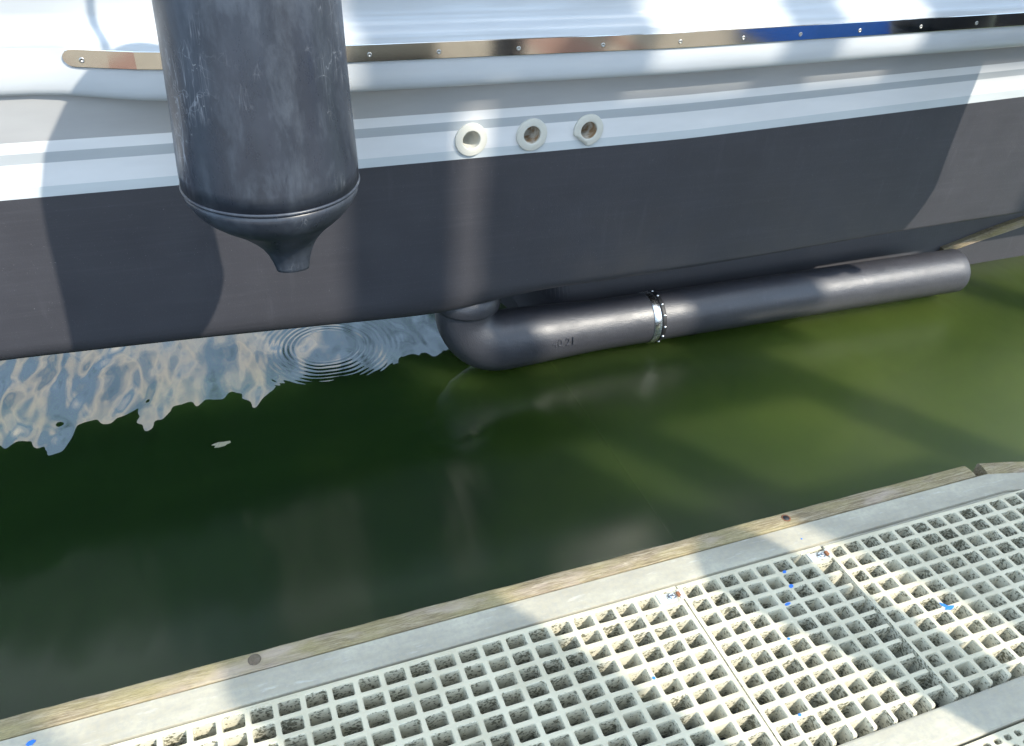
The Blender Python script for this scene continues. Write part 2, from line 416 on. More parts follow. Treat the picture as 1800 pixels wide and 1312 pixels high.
def band(name, fn, m, parent=None, xs=XS, smooth=True, label=None):
    v, f = [], []
    npf = None
    for x in xs:
        p = fn(x); npf = len(p)
        v += [(x, a, b) for a, b in p]
    for i in range(len(xs)-1):
        for k in range(npf-1):
            f.append((i*npf+k, i*npf+k+1, (i+1)*npf+k+1, (i+1)*npf+k))
    o = new_obj(name, v, f, m, None, smooth)
    if parent is None: par(o)
    else:
        o.parent = parent
    if label: o['label'] = label
    return o
def rec(x):           # the moulded rail turns inboard at its after (left) end
    return 0.042*(1-sstep(-0.33, -0.02, x))
def hull_y(z):        # slightly flared lower topside
    return 2.318 - (z-0.40)*0.036
TOPQ = [(2.226, 0.0), (2.229, 0.012), (2.238, 0.024), (2.252, 0.036), (2.266, 0.052), (2.273, 0.075), (2.273, 0.11), (2.264, 0.16), (2.24, 0.24), (2.22, 0.30)]
UPQ = [(2.22, 0.30), (2.19, 0.38), (2.12, 0.54), (2.03, 0.72), (1.95, 0.92), (1.90, 1.08), (1.88, 1.14), (1.90, 1.17), (2.3, 1.19)]
def f_top(x):
    t = zz('rt', x); r = rec(x)
    return [(a + r*max(0, 1-b/0.10), t+b) for a, b in TOPQ]
topside = band('topside', f_top, M_WHITE, label='glossy white hull just above the rub rail')
def f_up(x):
    t = zz('rt', x)
    return [(a, t+b) for a, b in UPQ]
band('upper_topside', f_up, M_NAVY, label='dark upper hull flaring outwards to the deck edge')
def f_rail(x):
    t, b0, bb = zz('rt', x), zz('rb', x), zz('bb', x); r = rec(x)
    h = b0-bb
    q = [(2.226, t), (2.226, b0), (2.226, b0-0.15*h), (2.227, b0-0.45*h), (2.229, b0-0.7*h), (2.233, b0-0.86*h), (2.240, b0-0.96*h), (2.250, bb), (2.268, bb-0.001), (2.29, bb+0.004), (2.300, bb+0.02)]
    return [(min(a+r, 2.30), z) for a, z in q]
rail = band('rub_rail', f_rail, M_WHITE, label='rounded white moulded rub rail')
# stainless strip, 4 mm proud, rounded left end
xs2 = [x for x in XS if x > -0.22]
xs2 = [-0.258, -0.256, -0.250, -0.242, -0.232] + xs2
def f_strip(x):
    t, b0 = zz('rt', x), zz('rb', x); r = rec(x)
    c, h = (t+b0)/2, (t-b0)/2
    d = x + 0.258
    k = math.sqrt(max(0.02, 1-(1-min(1, d/0.024))**2))
    h *= k
    return [(2.2265+r, c+h), (2.2215+r, c+h), (2.2205+r, c+h-0.0016*k), (2.2205+r, c-h+0.0016*k), (2.2215+r, c-h), (2.2265+r, c-h)]
strip = band('steel_strip', f_strip, M_STEEL, parent=rail, xs=xs2, smooth=False, label='polished stainless rub strip')
for x in [-0.215, 0.047, 0.468, 0.60, 0.72, 0.83, 0.94, 1.17, 1.42, 1.66, 1.90, 2.10, 2.34, 2.56, 2.80][0:0] + [-0.217, 0.467, 0.655, 0.885, 1.145, 1.40, 1.62, 1.83, 2.06, 2.31, 2.55, 2.80]:
    c = (zz('rt', x)+zz('rb', x))/2 - 0.004
    v, f = lathe([(0.0066, 0.0), (0.0066, 0.0008), (0.005, 0.0015), (0.003, 0.0016), (0.0025, 0.0004)], 14)
    v = [(x+a, 2.2205+rec(x)-z, c+b) for a, b, z in v]
    s = new_obj('screw', v, [tuple(reversed(q)) for q in f], M_SCREW, rail, True)
def stripe(name, k0, k1, m, label, out=0.0):
    def fn(x):
        a, b = zz(k0, x), zz(k1, x)
        return [(hull_y(a+(b-a)*i/3)-out, a+(b-a)*i/3) for i in range(4)]
    return band(name, fn, m, label=label)
def f_grey(x):
    a, b = zz('bb', x)+0.03, zz('s1', x)
    return [(hull_y(a+(b-a)*i/4), a+(b-a)*i/4) for i in range(5)]
band('hull_stripe', f_grey, M_GREY, label='broad grey stripe under the rub rail')
stripe('hull_stripe', 's1', 's2', M_STRIPE_W, 'narrow white stripe below the broad grey one')
stripe('hull_stripe', 's2', 's3', M_BLUEGREY, 'narrow blue-grey stripe between two white ones')
FIT = (0.777, 0.973, 1.165); FITZ = 0.927
def f_fine(x):
    a, b = zz('s3', x), zz('s4', x)
    return [(hull_y(a+(b-a)*i/22), a+(b-a)*i/22) for i in range(23)]
xs_f = [x for x in XS if x < 0.71] + [0.715+0.004*i for i in range(129)] + [x for x in XS if x > 1.235]
ws = band('hull_stripe', f_fine, M_STRIPE_W, xs=xs_f, label='white stripe behind the three hull fittings')
bm = bmesh.new(); bm.from_mesh(ws.data)
kill = [f for f in bm.faces if any((f.calc_center_median().x-x)**2 + (f.calc_center_median().z-FITZ)**2 < 0.0282**2 for x in FIT)]
bmesh.ops.delete(bm, geom=kill, context='FACES'); bm.to_mesh(ws.data); bm.free()
stripe('hull_stripe', 's4', 'af', M_LIGHTGREY, 'pale grey stripe just above the dark antifouling')
def dead(x): return sstep(0.86, 1.32, x)
def f_af(x):
    a, fo, ch = zz('af', x), zz('fo', x), zz('ch', x)
    p = [(hull_y(a+(fo-a)*i/8), a+(fo-a)*i/8) for i in range(9)]
    d = dead(x)
    k = fo-ch
    y0 = hull_y(fo)
    w = 0.05*(1-d)+0.016*d
    for i in range(1, 9):
        t = i/8*math.pi/2
        p.append((y0 + w*(1-math.cos(t)), fo - k*math.sin(t)))
    return p
af = band('antifouling_side', f_af, M_AF, label='charcoal antifouling painted hull side with rounded chine')
def f_bot(x):
    ch = zz('ch', x); d = dead(x)
    y0 = hull_y(zz('fo', x)) + 0.05*(1-d)+0.016*d
    flat = [(y0+0.10, ch+0.004), (y0+0.3, ch+0.012), (3.05, ch+0.02), (3.06, ch+0.03), (3.06, ch+0.05)]
    yb = 0.06*sstep(2.6, 3.6, x)
    steep = [(y0+0.02, ch+0.010), (2.625, 0.30), (2.56+yb*0.6, 0.09), (2.50+yb*1.3, -0.12), (3.06, -0.5)]
    return [(y0, ch)] + [(a[0]*(1-d)+b[0]*d, a[1]*(1-d)+b[1]*d) for a, b in zip(flat, steep)]
band('hull_bottom', f_bot, M_AF, smooth=False, xs=[-2.2+0.015*i for i in range(506)], label='charcoal hull bottom below the chine')
def f_in(x):
    z0 = f_bot(x)[-1]
    return [z0, (3.06, 0.8), (3.06, 1.6), (2.7, zz('rt', x)+1.185), (2.3, zz('rt', x)+1.19)]
band('inner_side', f_in, M_WHITE, smooth=False, label='white inboard side of the hull')

# through-hull fittings
for i, x in enumerate((0.777, 0.973, 1.165)):
    zc = 0.927; y = hull_y(zc)
    prof = [(0.0505, 0.0), (0.0505, 0.0055), (0.0500, 0.0066), (0.0490, 0.0074), (0.0475, 0.0078), (0.0310, 0.0092), (0.0290, 0.0090), (0.0275, 0.0080), (0.0268, 0.0060)]
    v, f = lathe(prof, 48)
    f = f[:-2]
    if i == 2:    # ground flat at its lower left
        nv = []
        for a, b, z in v:
            dd = a*(-0.62) + b*(-0.78)
            if dd > 0.0405: a -= (0.0405-dd)*0.62; b -= (0.0405-dd)*0.78
            if dd > 0.0405:
                a, b = a + 0, b + 0
            nv.append((a, b, z))
        v = [(a - max(0, (a*-0.62+b*-0.78)-0.0405)*-0.62, b - max(0, (a*-0.62+b*-0.78)-0.0405)*-0.78, z) for a, b, z in lathe(prof, 48)[0]]
    v = [(x+a, y-z, zc+b) for a, b, z in v]
    t = new_obj('skin_fitting', v, f, M_FLANGE, None, True); par(t)
    t['label'] = ('off-white skin fitting with a clean bore, nearest the fender', 'off-white skin fitting with a brown stained bore, in the middle', 'off-white skin fitting with its rim cut flat at the lower left')[i]
    v, f = lathe([(0.0269, 0.007), (0.0262, 0.0), (0.0255, -0.07)], 32)
    f = f[:-2] + [f[-1]]
    v = [(x+a, y-z, zc+b) for a, b, z in v]
    new_obj('bore', v, f, M_FLANGE if i == 0 else M_BORE, t, True)

# exhaust: neck, elbow, long pipe
EX, EY, EZ, PR = 0.822, 2.435, 0.086, 0.099
BR = 0.135
path = [(EX, EY+0.040, 0.315), (EX, EY+0.036, 0.26)]
for i in range(0, 13):
    t = i/12*math.pi/2
    path.append((EX + BR - BR*math.cos(t), EY + 0.032*(1-sstep(0, 12, i)), EZ + BR - BR*math.sin(t)))
end = Vector((3.105, 2.365, 0.108)); st = Vector(path[-1])
rad = [PR*1.08]*2 + [PR*(1.08+0.09*sstep(0, 9, i)) for i in range(13)]
NSEG = 60
for i in range(1, NSEG+1):
    p = st.lerp(end, i/NSEG); path.append(tuple(p)); rad.append(PR*(1+0.17*(1-sstep(0.93, 1.42, p.x))) if p.x < 1.57 else PR*0.985)
v, f = tube(path, rad, 56, cap=False)
# open end with a wall thickness
ax = (end-st).normalized()
n0 = len(v); base = v[-56:]
for rr, dx in ((0.985, 0.003), (0.955, 0.003), (0.945, -0.01), (0.945, -0.35)):
    ctr = end + ax*dx
    for q in base:
        v.append(ctr + (Vector(q)-end).normalized()*PR*0.985*rr)
for k in range(4):
    a0 = n0-56+k*56
    for i in range(56):
        j = (i+1) % 56
        f.append((a0+i, a0+j, a0+56+j, a0+56+i))
pipe = new_obj('exhaust_pipe', v, f, M_PIPE, None, True); par(pipe)
pipe['label'] = 'charcoal painted exhaust pipe with elbow, running along under the chine'
v, f = lathe([(0.100, 0.318), (0.124, 0.318), (0.124, 0.252), (0.122, 0.246), (0.104, 0.242)], 56, EX+0.010, EY+0.036)
new_obj('collar', v, f[:-2], M_PIPE, pipe, True)
def ring(name, x0, x1, r0, r1, m, n=64):
    pts = [(x0, r0), (x0, r1), (x0+0.001, r1+0.0008), (x1-0.001, r1+0.0008), (x1, r1), (x1, r0)]
    v, f = [], []
    u = Vector((0, 0, 1)); u = (u - ax*u.dot(ax)).normalized(); wv = ax.cross(u)
    for x, r in pts:
        c = st + ax*((x-st.x)/ax.x)
        for i in range(n):
            q = 2*math.pi*i/n
            v.append(c + u*math.cos(q)*r + wv*math.sin(q)*r)
    for k in range(len(pts)-1):
        for i in range(n):
            j = (i+1) % n; f.append((k*n+i, k*n+j, (k+1)*n+j, (k+1)*n+i))
    return new_obj(name, v, f, m, pipe, True), u, wv
r_, u_, w_ = ring('clamp_band', 1.558, 1.588, PR*0.97, PR+0.003, M_CLAMP)
r_['label'] = 'bright stainless clamp band round the pipe'
ring('rubber_band', 1.592, 1.608, PR*0.95, PR+0.0035, M_RUBBER)
for k in range(14):
    q = 2*math.pi*k/14 + 0.1
    c = st + ax*((1.600-st.x)/ax.x) + (u_*math.cos(q) + w_*math.sin(q))*(PR+0.0035)
    bm = bmesh.new(); bmesh.ops.create_uvsphere(bm, u_segments=10, v_segments=8, radius=0.0062)
    bmesh.ops.translate(bm, verts=bm.verts, vec=c)
    from_bm('rivet', bm, M_CLAMP, pipe, True)
# raised cast mark on the elbow
cu = bpy.data.curves.new('cast_mark', 'FONT'); cu.body = '40 21'; cu.size = 0.042; cu.extrude = 0.0026; cu.bevel_depth = 0.0006; cu.align_x = 'CENTER'; cu.align_y = 'CENTER'
tmp = bpy.data.objects.new('cast_mark_curve', cu); C.objects.link(tmp)
bpy.context.view_layer.update()
me = bpy.data.meshes.new_from_object(tmp.evaluated_get(bpy.context.evaluated_depsgraph_get()))
bpy.data.objects.remove(tmp); bpy.data.curves.remove(cu)
mk = bpy.data.objects.new('cast_mark', me); C.objects.link(mk); me.materials.clear(); me.materials.append(M_PIPE)
cpos = st + ax*((1.175-st.x)/ax.x)
nrm = Vector((0, -0.985, 0.17)).normalized(); nrm = (nrm - ax*nrm.dot(ax)).normalized()
uy = nrm.cross(ax).normalized()
mm = Matrix.Identity(4)
for i in range(3):
    mm[i][0] = ax[i]; mm[i][1] = uy[i]; mm[i][2] = nrm[i]; mm[i][3] = (cpos + nrm*(PR*1.085+0.0006))[i]
me.transform(mm); mk.parent = pipe
mk['label'] = 'small raised characters cast in the pipe'
# timber strake on the hull bottom at the right
sv = []
pts = [(3.25+0.05*i) for i in range(30)]
bm = bmesh.new(); rings = []
def bot_point(x, z):
    p = f_bot(x)
    for (a, b), (c, d) in zip(p, p[1:]):
        if min(b, d) <= z <= max(b, d) and b != d:
            t = (z-b)/(d-b); return a+(c-a)*t
    return 2.5
for x in pts:
    zc = 0.088 + 0.165*(x-3.3)
    hw = 0.022 + 0.004*math.sin(x*9)
    y0 = bot_point(x, max(0.0, min(zc, 0.33)))
    nn = Vector((0, -0.99, -0.10)).normalized(); tt = Vector((0, -0.10, 0.99)).normalized()
    cpt = Vector((x, y0, zc)) + nn*0.006
    rings.append([bm.verts.new(cpt + tt*a*hw + nn*b) for a, b in ((-1, -0.012), (-1, 0.010), (-0.7, 0.016), (0.7, 0.016), (1, 0.010), (1, -0.012))])
for a, b in zip(rings, rings[1:]):
    for k in range(6):
        j = (k+1) % 6; bm.faces.new((a[k], a[j], b[j], b[k]))
bm.faces.new(rings[0]); bm.faces.new(rings[-1])
sk = from_bm('wooden_strake', bm, M_TIMBER, None, False); par(sk); sk['label'] = 'weathered brown timber strake on the hull bottom behind the pipe end'

# ------------------------------------------------------------------ fenders
def make_fender(x, y, label):
    e = empty('boat_fender', (x, y, 0.856)); e.scale = (1.06, 1.06, 1.06); tag(e, label, 'fender', 'fenders hanging along the boat')
    zs = 1.118 - 0.91
    prof = [(0.030, 0.80), (0.06, 0.795), (0.10, 0.76), (0.140, 0.70), (0.158, 0.64), (0.164, 0.56), (0.167, 0.46), (0.1705, 0.36), (0.1745, 0.29), (0.1765, zs+0.04), (0.1765, zs+0.006)]
    v, f = lathe(prof, 72)
    body = new_obj('body', v, f, M_FENDER, e, True); body['label'] = 'scuffed navy vinyl barrel of the fender'
    v, f = lathe([(0.172, zs+0.0055), (0.1778, zs+0.0048), (0.1790, zs+0.0018), (0.1778, zs-0.0012), (0.172, zs-0.0020)], 72)
    new_obj('seam', v, f[:-2], M_FENDER, e, True)
    cap = [(0.1755, zs-0.002, 1, 1, 0), (0.1735, zs-0.018, 1, 1, 0), (0.160, zs-0.042, 1, 1, 0), (0.146, zs-0.058, 1, 1, .001), (0.128, zs-0.074, 1, 1, .003), (0.112, zs-0.087, 1, .98, .006),
           (0.096, zs-0.101, 1, .95, .009), (0.080, zs-0.118, 1, .88, .012), (0.066, zs-0.134, 1.0, .80, .015), (0.055, zs-0.150, 1.0, .70, .018), (0.046, zs-0.168, 1.0, .62, .020), (0.040, zs-0.186, 1, .55, .021), (0.0365, zs-0.202, 1, .52, .022), (0.0345, zs-0.209, 1, .5, .022), (0.027, zs-0.211, 1, .5, .022), (0.025, zs-0.200, 1, .5, .022)]
    v, f = lathe([(a, b) for a, b, *_ in cap], 72, 0, 0, [tuple(c[2:]) for c in cap])
    f = [q for q in f]
    cp = new_obj('end_cap', v, f, M_FENDER, e, True); cp['label'] = 'rounded lower end drawn into a flat lug'
    v, f = tube([(0, 0, 0.78), (0, 0.02, 1.0), (0, 0.08, 1.35), (0, 0.17, 1.58)], 0.008, 12)
    new_obj('lanyard', v, f, M_RUBBER, e, True)
    return e
make_fender(0.144, 1.77, 'big scuffed navy fender hanging in front of the white hull')
make_fender(2.875, 1.77, 'second navy fender added unseen beyond the right edge to shade the hull')  # added out of view for the curved shadow it casts on the hull

# ------------------------------------------------------------------ floating dock
dock = empty('floating_dock', (0, 0, 0))
tag(dock, 'floating dock with grey frame, timber edge and cream gratings', 'dock')
# edge timbers
def timber(x0, x1, y0, y1, z0, z1, m=M_TIMBER, seg=0.04):
    bm = bmesh.new(); rings = []
    n = int((x1-x0)/seg)
    r = random.Random(int(x0*100)+5)
    for i in range(n+1):
        x = x0+(x1-x0)*i/n
        j = [r.uniform(-1, 1)*0.0009 for _ in range(4)]
        rings.append([bm.verts.new(p) for p in ((x, y0, z0), (x, y1, z0), (x, y1+j[0], z1-0.007), (x, y1-0.006+j[0], z1-0.001+j[1]), (x, (y0+y1)/2, z1+0.001+j[3]), (x, y0+0.002, z1+j[2]), (x, y0, z1-0.003))])
    for a, b in zip(rings, rings[1:]):
        for k in range(7):
            q = (k+1) % 7; bm.faces.new((a[k], a[q], b[q], b[k]))
    bm.faces.new(rings[0]); bm.faces.new(rings[-1])
    return bm
t1 = from_bm('edge_timber', timber(-3.5, 1.758, 1.0425, 1.088, DECK-0.11, DECK+0.002), M_TIMBER, dock)
t1['label'] = 'long weathered timber along the water edge of the dock'
bm = timber(1.795, 3.6, 1.0425, 1.088, DECK-0.11, DECK+0.002)
bmesh.ops.rotate(bm, verts=bm.verts, cent=(1.78, 1.0425, 0), matrix=Matrix.Rotation(math.radians(-13.5), 3, 'Z'))
t2 = from_bm('edge_timber', bm, M_TIMBER, dock); t2['label'] = 'paler timber set at an angle past the dark gap'
# dowel and bolt hole
v, f = lathe([(0.0125, -0.004), (0.0125, 0.0035), (0.009, 0.0045), (0.004, 0.0038)], 20, -0.058, 1.066)
d = new_obj('dowel', [(a, b, c+DECK) for a, b, c in v], f, M_PILE, t1, True); d['label'] = 'round brown plug in the timber'
v, f = lathe([(0.0115, 0.0032), (0.010, 0.0042), (0.008, 0.0035), (0.0075, 0.0022)], 20, 1.18, 1.066)
d = new_obj('bolt_hole', [(a, b, c+DECK) for a, b, c in v], f, M_RUST, t1, True)
v, f = lathe([(0.0085, 0.0026), (0.0085, 0.0036)], 20, 1.18, 1.066)
d = new_obj('hole_dark_disc', [(a, b, c+DECK) for a, b, c in v], f, M_RUBBER, t1, True)  # black disc on the timber stands in for the hole's dark inside
# side frame: a channel with a small lip towards the grating
def sweep(pts_xy, prof):
    """prof: (offset inward from path, z). path runs along +x, inward is -y"""
    bm = bmesh.new(); rings = []
    for (x, y, sl) in pts_xy:
        rings.append([bm.verts.new((x - sl*o_*0, y-o_, z)) for o_, z in prof])
    n = len(prof)
    for a, b in zip(rings, rings[1:]):
        for k in range(n):
            q = (k+1) % n; bm.faces.new((a[k], a[q], b[q], b[k]))
    bm.faces.new(rings[0]); bm.faces.new(rings[-1])
    return bm
pth = [(-3.5 + 0.25*i, 1.0415, 0) for i in range(22)] + [(1.79, 1.0415, 0), (1.80, 1.0405, 0), (3.6, 1.0415-0.24*1.8, 0)]
prof = [(0.0, DECK-0.15), (0.0, DECK-0.003), (0.002, DECK-0.001), (0.0635, DECK-0.001), (0.0645, DECK-0.003), (0.0655, DECK-0.009), (0.0690, DECK-0.009), (0.0705, DECK-0.0045), (0.0728, DECK-0.0045), (0.0735, DECK-0.007), (0.0735, DECK-0.15)]
fr = from_bm('side_frame', sweep(pth, prof), M_FRAME, dock); fr['label'] = 'smooth grey frame between timber and gratings'
ps = [(-0.443, 1.026, 0.0062)]
bm = bmesh.new(); bm_box(bm, -3.5, 4.2, 0.476, 0.5505, DECK-0.15, DECK-0.004, 0.005, 2)
ib = from_bm('inner_beam', bm, M_FRAME, dock); ib['label'] = 'grey beam between coarse and fine gratings'
bm = bmesh.new(); bm_box(bm, -3.5, 4.2, 0.30, 1.0, DECK-0.42, DECK-0.20, 0.01, 1)
from_bm('float_box', bm, M_RUBBER, dock)  # dark float, added under the gratings to block light from below
bm = bmesh.new(); bm_box(bm, -3.5, 6.5, -2.2, 0.28, DECK-0.42, DECK-0.20, 0.01, 1)
from_bm('float_box', bm, M_RUBBER, dock)
bm = bmesh.new(); bm_box(bm, -3.5, 4.2, 0.24, 0.30, DECK-0.18, DECK-0.004, 0.004, 1)
from_bm('inner_beam', bm, M_FRAME, dock)
# deck boards behind the camera
bms = {}
for i in range(62):
    x0 = -3.4 + i*0.15
    bm = bmesh.new(); bm_box(bm, x0, x0+0.143, -2.15, 0.232, DECK-0.035, DECK-0.002+rng.uniform(-0.001, 0.001), 0.003, 1)
    from_bm('deck_board', bm, M_BOARD_R if i in (13, 14, 22, 23, 24, 30, 37, 38, 39, 41) else M_BOARD, dock)

# gratings
def grating(name, xl, yl, barx, bary, depth, mat_, z=DECK-0.001, stub_r=0.0, stub_n=0.0, skip=None, seed=1, pad=(0.004, 0.004, 0.004, 0.004)):
    """xl, yl: centre lines of the bars (ascending)."""
    r = random.Random(seed)
    V, Fc = [], []
    def add(ps): 
        k = len(V); V.extend(ps); return k
    nx, ny = len(xl)-1, len(yl)-1
    jz = [[z + r.uniform(-0.0006, 0.0006) for _ in yl] for _ in xl]
    for i in range(nx):
        for j in range(ny):
            if skip and skip(i, j): continue
            x0, x1, y0, y1 = xl[i], xl[i+1], yl[j], yl[j+1]
            k0 = add([(x0, y0, jz[i][j]), (x1, y0, jz[i+1][j]), (x1, y1, jz[i+1][j+1]), (x0, y1, jz[i][j+1])])
            hx, hy = barx/2, bary/2
            def ringpts(gx, gy, ch, zz_, jt):
                a0, a1, b0, b1 = x0+gx, x1-gx, y0+gy, y1-gy
                p = [(a0+ch, b0), (a1-ch, b0), (a1, b0+ch), (a1, b1-ch), (a1-ch, b1), (a0+ch, b1), (a0, b1-ch), (a0, b0+ch)]
                return [(q[0]+r.uniform(-jt, jt), q[1]+r.uniform(-jt, jt), zz_) for q in p]
            zm = sum((jz[i][j], jz[i+1][j], jz[i+1][j+1], jz[i][j+1]))/4
            r1 = add(ringpts(hx, hy, 0.0022, zm-0.0002, 0.00035))
            r2 = add(ringpts(hx+0.0012, hy+0.0010, 0.0024, zm-0.0018, 0.0003))
            r3 = add(ringpts(hx+0.0008, hy+0.0006, 0.003, zm-depth*0.55, 0.0003))
            r4 = add(ringpts(hx-0.0008, hy-0.0008, 0.003, zm-depth, 0.0002))
            # top: corner quad strips
            for a, b, c, d in ((0, 1, 1, 0), ):
                pass
            Fc.append((k0, k0+1, r1+1, r1)); Fc.append((k0+1, r1+2, r1+1)); Fc.append((k0+1, k0+2, r1+3, r1+2)); Fc.append((k0+2, r1+4, r1+3))
            Fc.append((k0+2, k0+3, r1+5, r1+4)); Fc.append((k0+3, r1+6, r1+5)); Fc.append((k0+3, k0, r1+7, r1+6)); Fc.append((k0, r1, r1+7))
            for p, q in ((r1, r2), (r2, r3), (r3, r4)):
                for e in range(8):
                    g = (e+1) % 8; Fc.append((p+e, p+g, q+g, q+e))
    def box(x0, x1, y0, y1, z0, z1, tx=0.0, ty=0.0):
        k = add([(x0+tx, y0+ty, z0), (x1-tx, y0+ty, z0), (x1-tx, y1-ty, z0), (x0+tx, y1-ty, z0), (x0, y0, z1), (x1, y0, z1), (x1, y1, z1), (x0, y1, z1)])
        for f_ in ((0, 3, 2, 1), (4, 5, 6, 7), (0, 1, 5, 4), (1, 2, 6, 5), (2, 3, 7, 6), (3, 0, 4, 7)): Fc.append(tuple(k+q for q in f_))
    zt = z+0.0001
    # outer edge bars butt against the cell field
    box(xl[0]-pad[0], xl[0], yl[0]-pad[2], yl[-1]+pad[3], z-depth, zt)
    box(xl[-1], xl[-1]+pad[1], yl[0]-pad[2], yl[-1]+pad[3], z-depth, zt)
    box(xl[0], xl[-1], yl[-1], yl[-1]+pad[3], z-depth, zt)
    box(xl[0], xl[-1], yl[0]-pad[2], yl[0], z-depth, zt)
    # cut bar stubs
    def stub(x0, x1, y0, y1):
        c = 0.009
        if x1-x0 > y1-y0:
            P = [(x0, z), (x1-c*0.4, z), (x1-c*0.12, z-c*0.35), (x1, z-c*1.1), (x1-0.002, z-depth*0.8), (x1-0.012, z-depth), (x0, z-depth)]
            k = add([(a, y0, b) for a, b in P] + [(a, y1, b) for a, b in P])
        else:
            P = [(y1, z), (y0+c*0.4, z), (y0+c*0.12, z-c*0.35), (y0, z-c*1.1), (y0, z-depth*0.8), (y0+0.004, z-depth), (y1, z-depth)]
            k = add([(x0, a, b) for a, b in P] + [(x1, a, b) for a, b in P])
        m_ = len(P)
        Fc.append(tuple(k+q for q in range(m_))); Fc.append(tuple(k+m_+q for q in range(m_-1, -1, -1)))
        for q in range(m_):
            g = (q+1) % m_; Fc.append((k+q, k+m_+q, k+m_+g, k+g))
    if stub_r:
        for y in yl: stub(xl[-1]+pad[1], xl[-1]+stub_r+r.uniform(-0.002, 0.002), y-bary/2, y+bary/2)
    if stub_n:
        for x in xl: stub(x-barx/2, x+barx/2, yl[0]-pad[2]-stub_n+r.uniform(-0.0015, 0.0015), yl[0]-pad[2])
    o = new_obj(name, V, Fc, mat_)
    bm = bmesh.new(); bm.from_mesh(o.data); bmesh.ops.recalc_face_normals(bm, faces=bm.faces); bm.to_mesh(o.data); bm.free()
    return o
PX, PY = 0.05, 0.03826
yl = [0.928 - PY*9 + PY*j for j in range(11)]        # up to 0.966
g1 = grating('grating_panel', [0.816-PX*i for i in range(25, -1, -1)], yl, 0.0085, 0.0085, 0.058, M_GRATE, seed=2, stub_n=0.026, pad=(0.004, 0.0042, 0.0045, 0.0045))
tag(g1, 'cream moulded dock grating in the foreground, left of the first seam', 'grating', 'coarse gratings of the dock')
g2 = grating('grating_panel', [0.8275+0.04721*i for i in range(8)], [y-0.001 for y in yl], 0.0085, 0.0085, 0.058, M_GRATE, seed=3, stub_r=0.049, stub_n=0.026, pad=(0.0042, 0.0042, 0.0045, 0.0045))
tag(g2, 'middle cream dock grating with its right side cut through open cells', 'grating', 'coarse gratings of the dock')
yl3 = [y-0.0055 for y in yl]
g3 = grating('grating_panel', [1.2168]+[1.2575+PX*i for i in range(23)], yl3, 0.0085, 0.0085, 0.058, M_GRATE, seed=4, stub_n=0.020, skip=lambda i, j: (i > 11 and j == 9) or (i > 14 and j == 8), pad=(0.0045, 0.004, 0.0045, 0.0045))
tag(g3, 'cream dock grating at the right, with a smeared blue paint mark', 'grating', 'coarse gratings of the dock')
yf = [0.466 - 0.0205*j for j in range(7, -1, -1)]
g4 = grating('fine_grating_panel', [0.55+0.0262*i for i in range(60)], yf, 0.0095, 0.0085, 0.03, M_GRATE, seed=6)
tag(g4, 'fine mesh grating panel in the lower right corner', 'grating')

for g_ in (g1, g2, g3, g4):
    g_.parent = dock
    for k_ in ('category', 'group'):
        if k_ in g_: del g_[k_]
# grating clips
def clip(x, y, label, s=1):
    e = empty('grating_clip', (x, y, DECK)); tag(e, label, 'clip', 'clips holding down the gratings')
    bm = bmesh.new(); bm_box(bm, -0.030, 0.020, -0.0135, 0.0135, -0.006, -0.0035, 0.001)
    from_bm('plate', bm, M_FLANGE, e)
    bm = bmesh.new(); bm_box(bm, -0.034, -0.024, -0.0125, 0.0125, -0.006, 0.0025, 0.001)
    from_bm('lug', bm, M_FLANGE, e)
    bm = bmesh.new(); bm_box(bm, 0.016, 0.024, -0.0125, 0.0125, -0.006, 0.0022, 0.001)
    from_bm('lug', bm, M_FLANGE, e)
    v, f = lathe([(0.0105, -0.0035), (0.0105, -0.001), (0.0095, 0.0), (0.006, 0.0004), (0.0055, -0.001)], 24)
    new_obj('washer', v, f, M_CLAMP, e, True)
    v, f = lathe([(0.005, -0.001), (0.005, 0.002), (0.0038, 0.003)], 6)
    new_obj('bolt_head', v, f, M_CLAMP, e)
    bm = bmesh.new(); bm_box(bm, 0.012, 0.020, -0.006, 0.007, -0.0030, 0.0030, 0.001)
    from_bm('rust_patch', bm, M_RUST, e)
    return e
clip(0.800, 0.9470, 'plastic clip with washer and rust at the first grating seam')
clip(1.190, 0.9430, 'plastic clip with a rusty end at the open-celled grating seam')

# blue paint spots
def spot(x, y, rx, ry, rot, parent, z=DECK+0.0005):
    n = 14; V = [(x, y, z+0.0004)]
    r = random.Random(int(x*1000))
    for i in range(n):
        t = 2*math.pi*i/n; k = 1+r.uniform(-0.15, 0.15)
        a, b = rx*k*math.cos(t), ry*k*math.sin(t)
        V.append((x+a*math.cos(rot)-b*math.sin(rot), y+a*math.sin(rot)+b*math.cos(rot), z))
    V += [(p[0], p[1], z-0.003) for p in V[1:]]
    F_ = [(0, 1+i, 1+(i+1) % n) for i in range(n)] + [(1+i, 1+n+i, 1+n+(i+1) % n, 1+(i+1) % n) for i in range(n)]
    o = new_obj('paint_spot', V, F_, M_BLUE, parent); return o
spot(-0.443, 1.020, 0.0075, 0.0045, 0.2, fr, DECK+0.0006)
spot(1.0775, 0.928, 0.0048, 0.0030, 0.2, g2); spot(1.067, 0.889, 0.0060, 0.0042, 0.3, g2); spot(1.030, 0.850, 0.0070, 0.0030, 0.1, g2)
spot(0.978, 0.774, 0.003, 0.0025, 0.0, g2); spot(0.893, 0.622, 0.0032, 0.0028, 0, g2); spot(0.666, 0.782, 0.0032, 0.0032, 0, g1); spot(1.1775, 1.0, 0.0018, 0.0015, 0, fr)
sm = spot(1.3655, 0.729, 0.013, 0.0040, 0.1, g3); sm['label'] = 'smear of blue paint'
spot(1.3590, 0.737, 0.010, 0.0038, 2.1, g3)

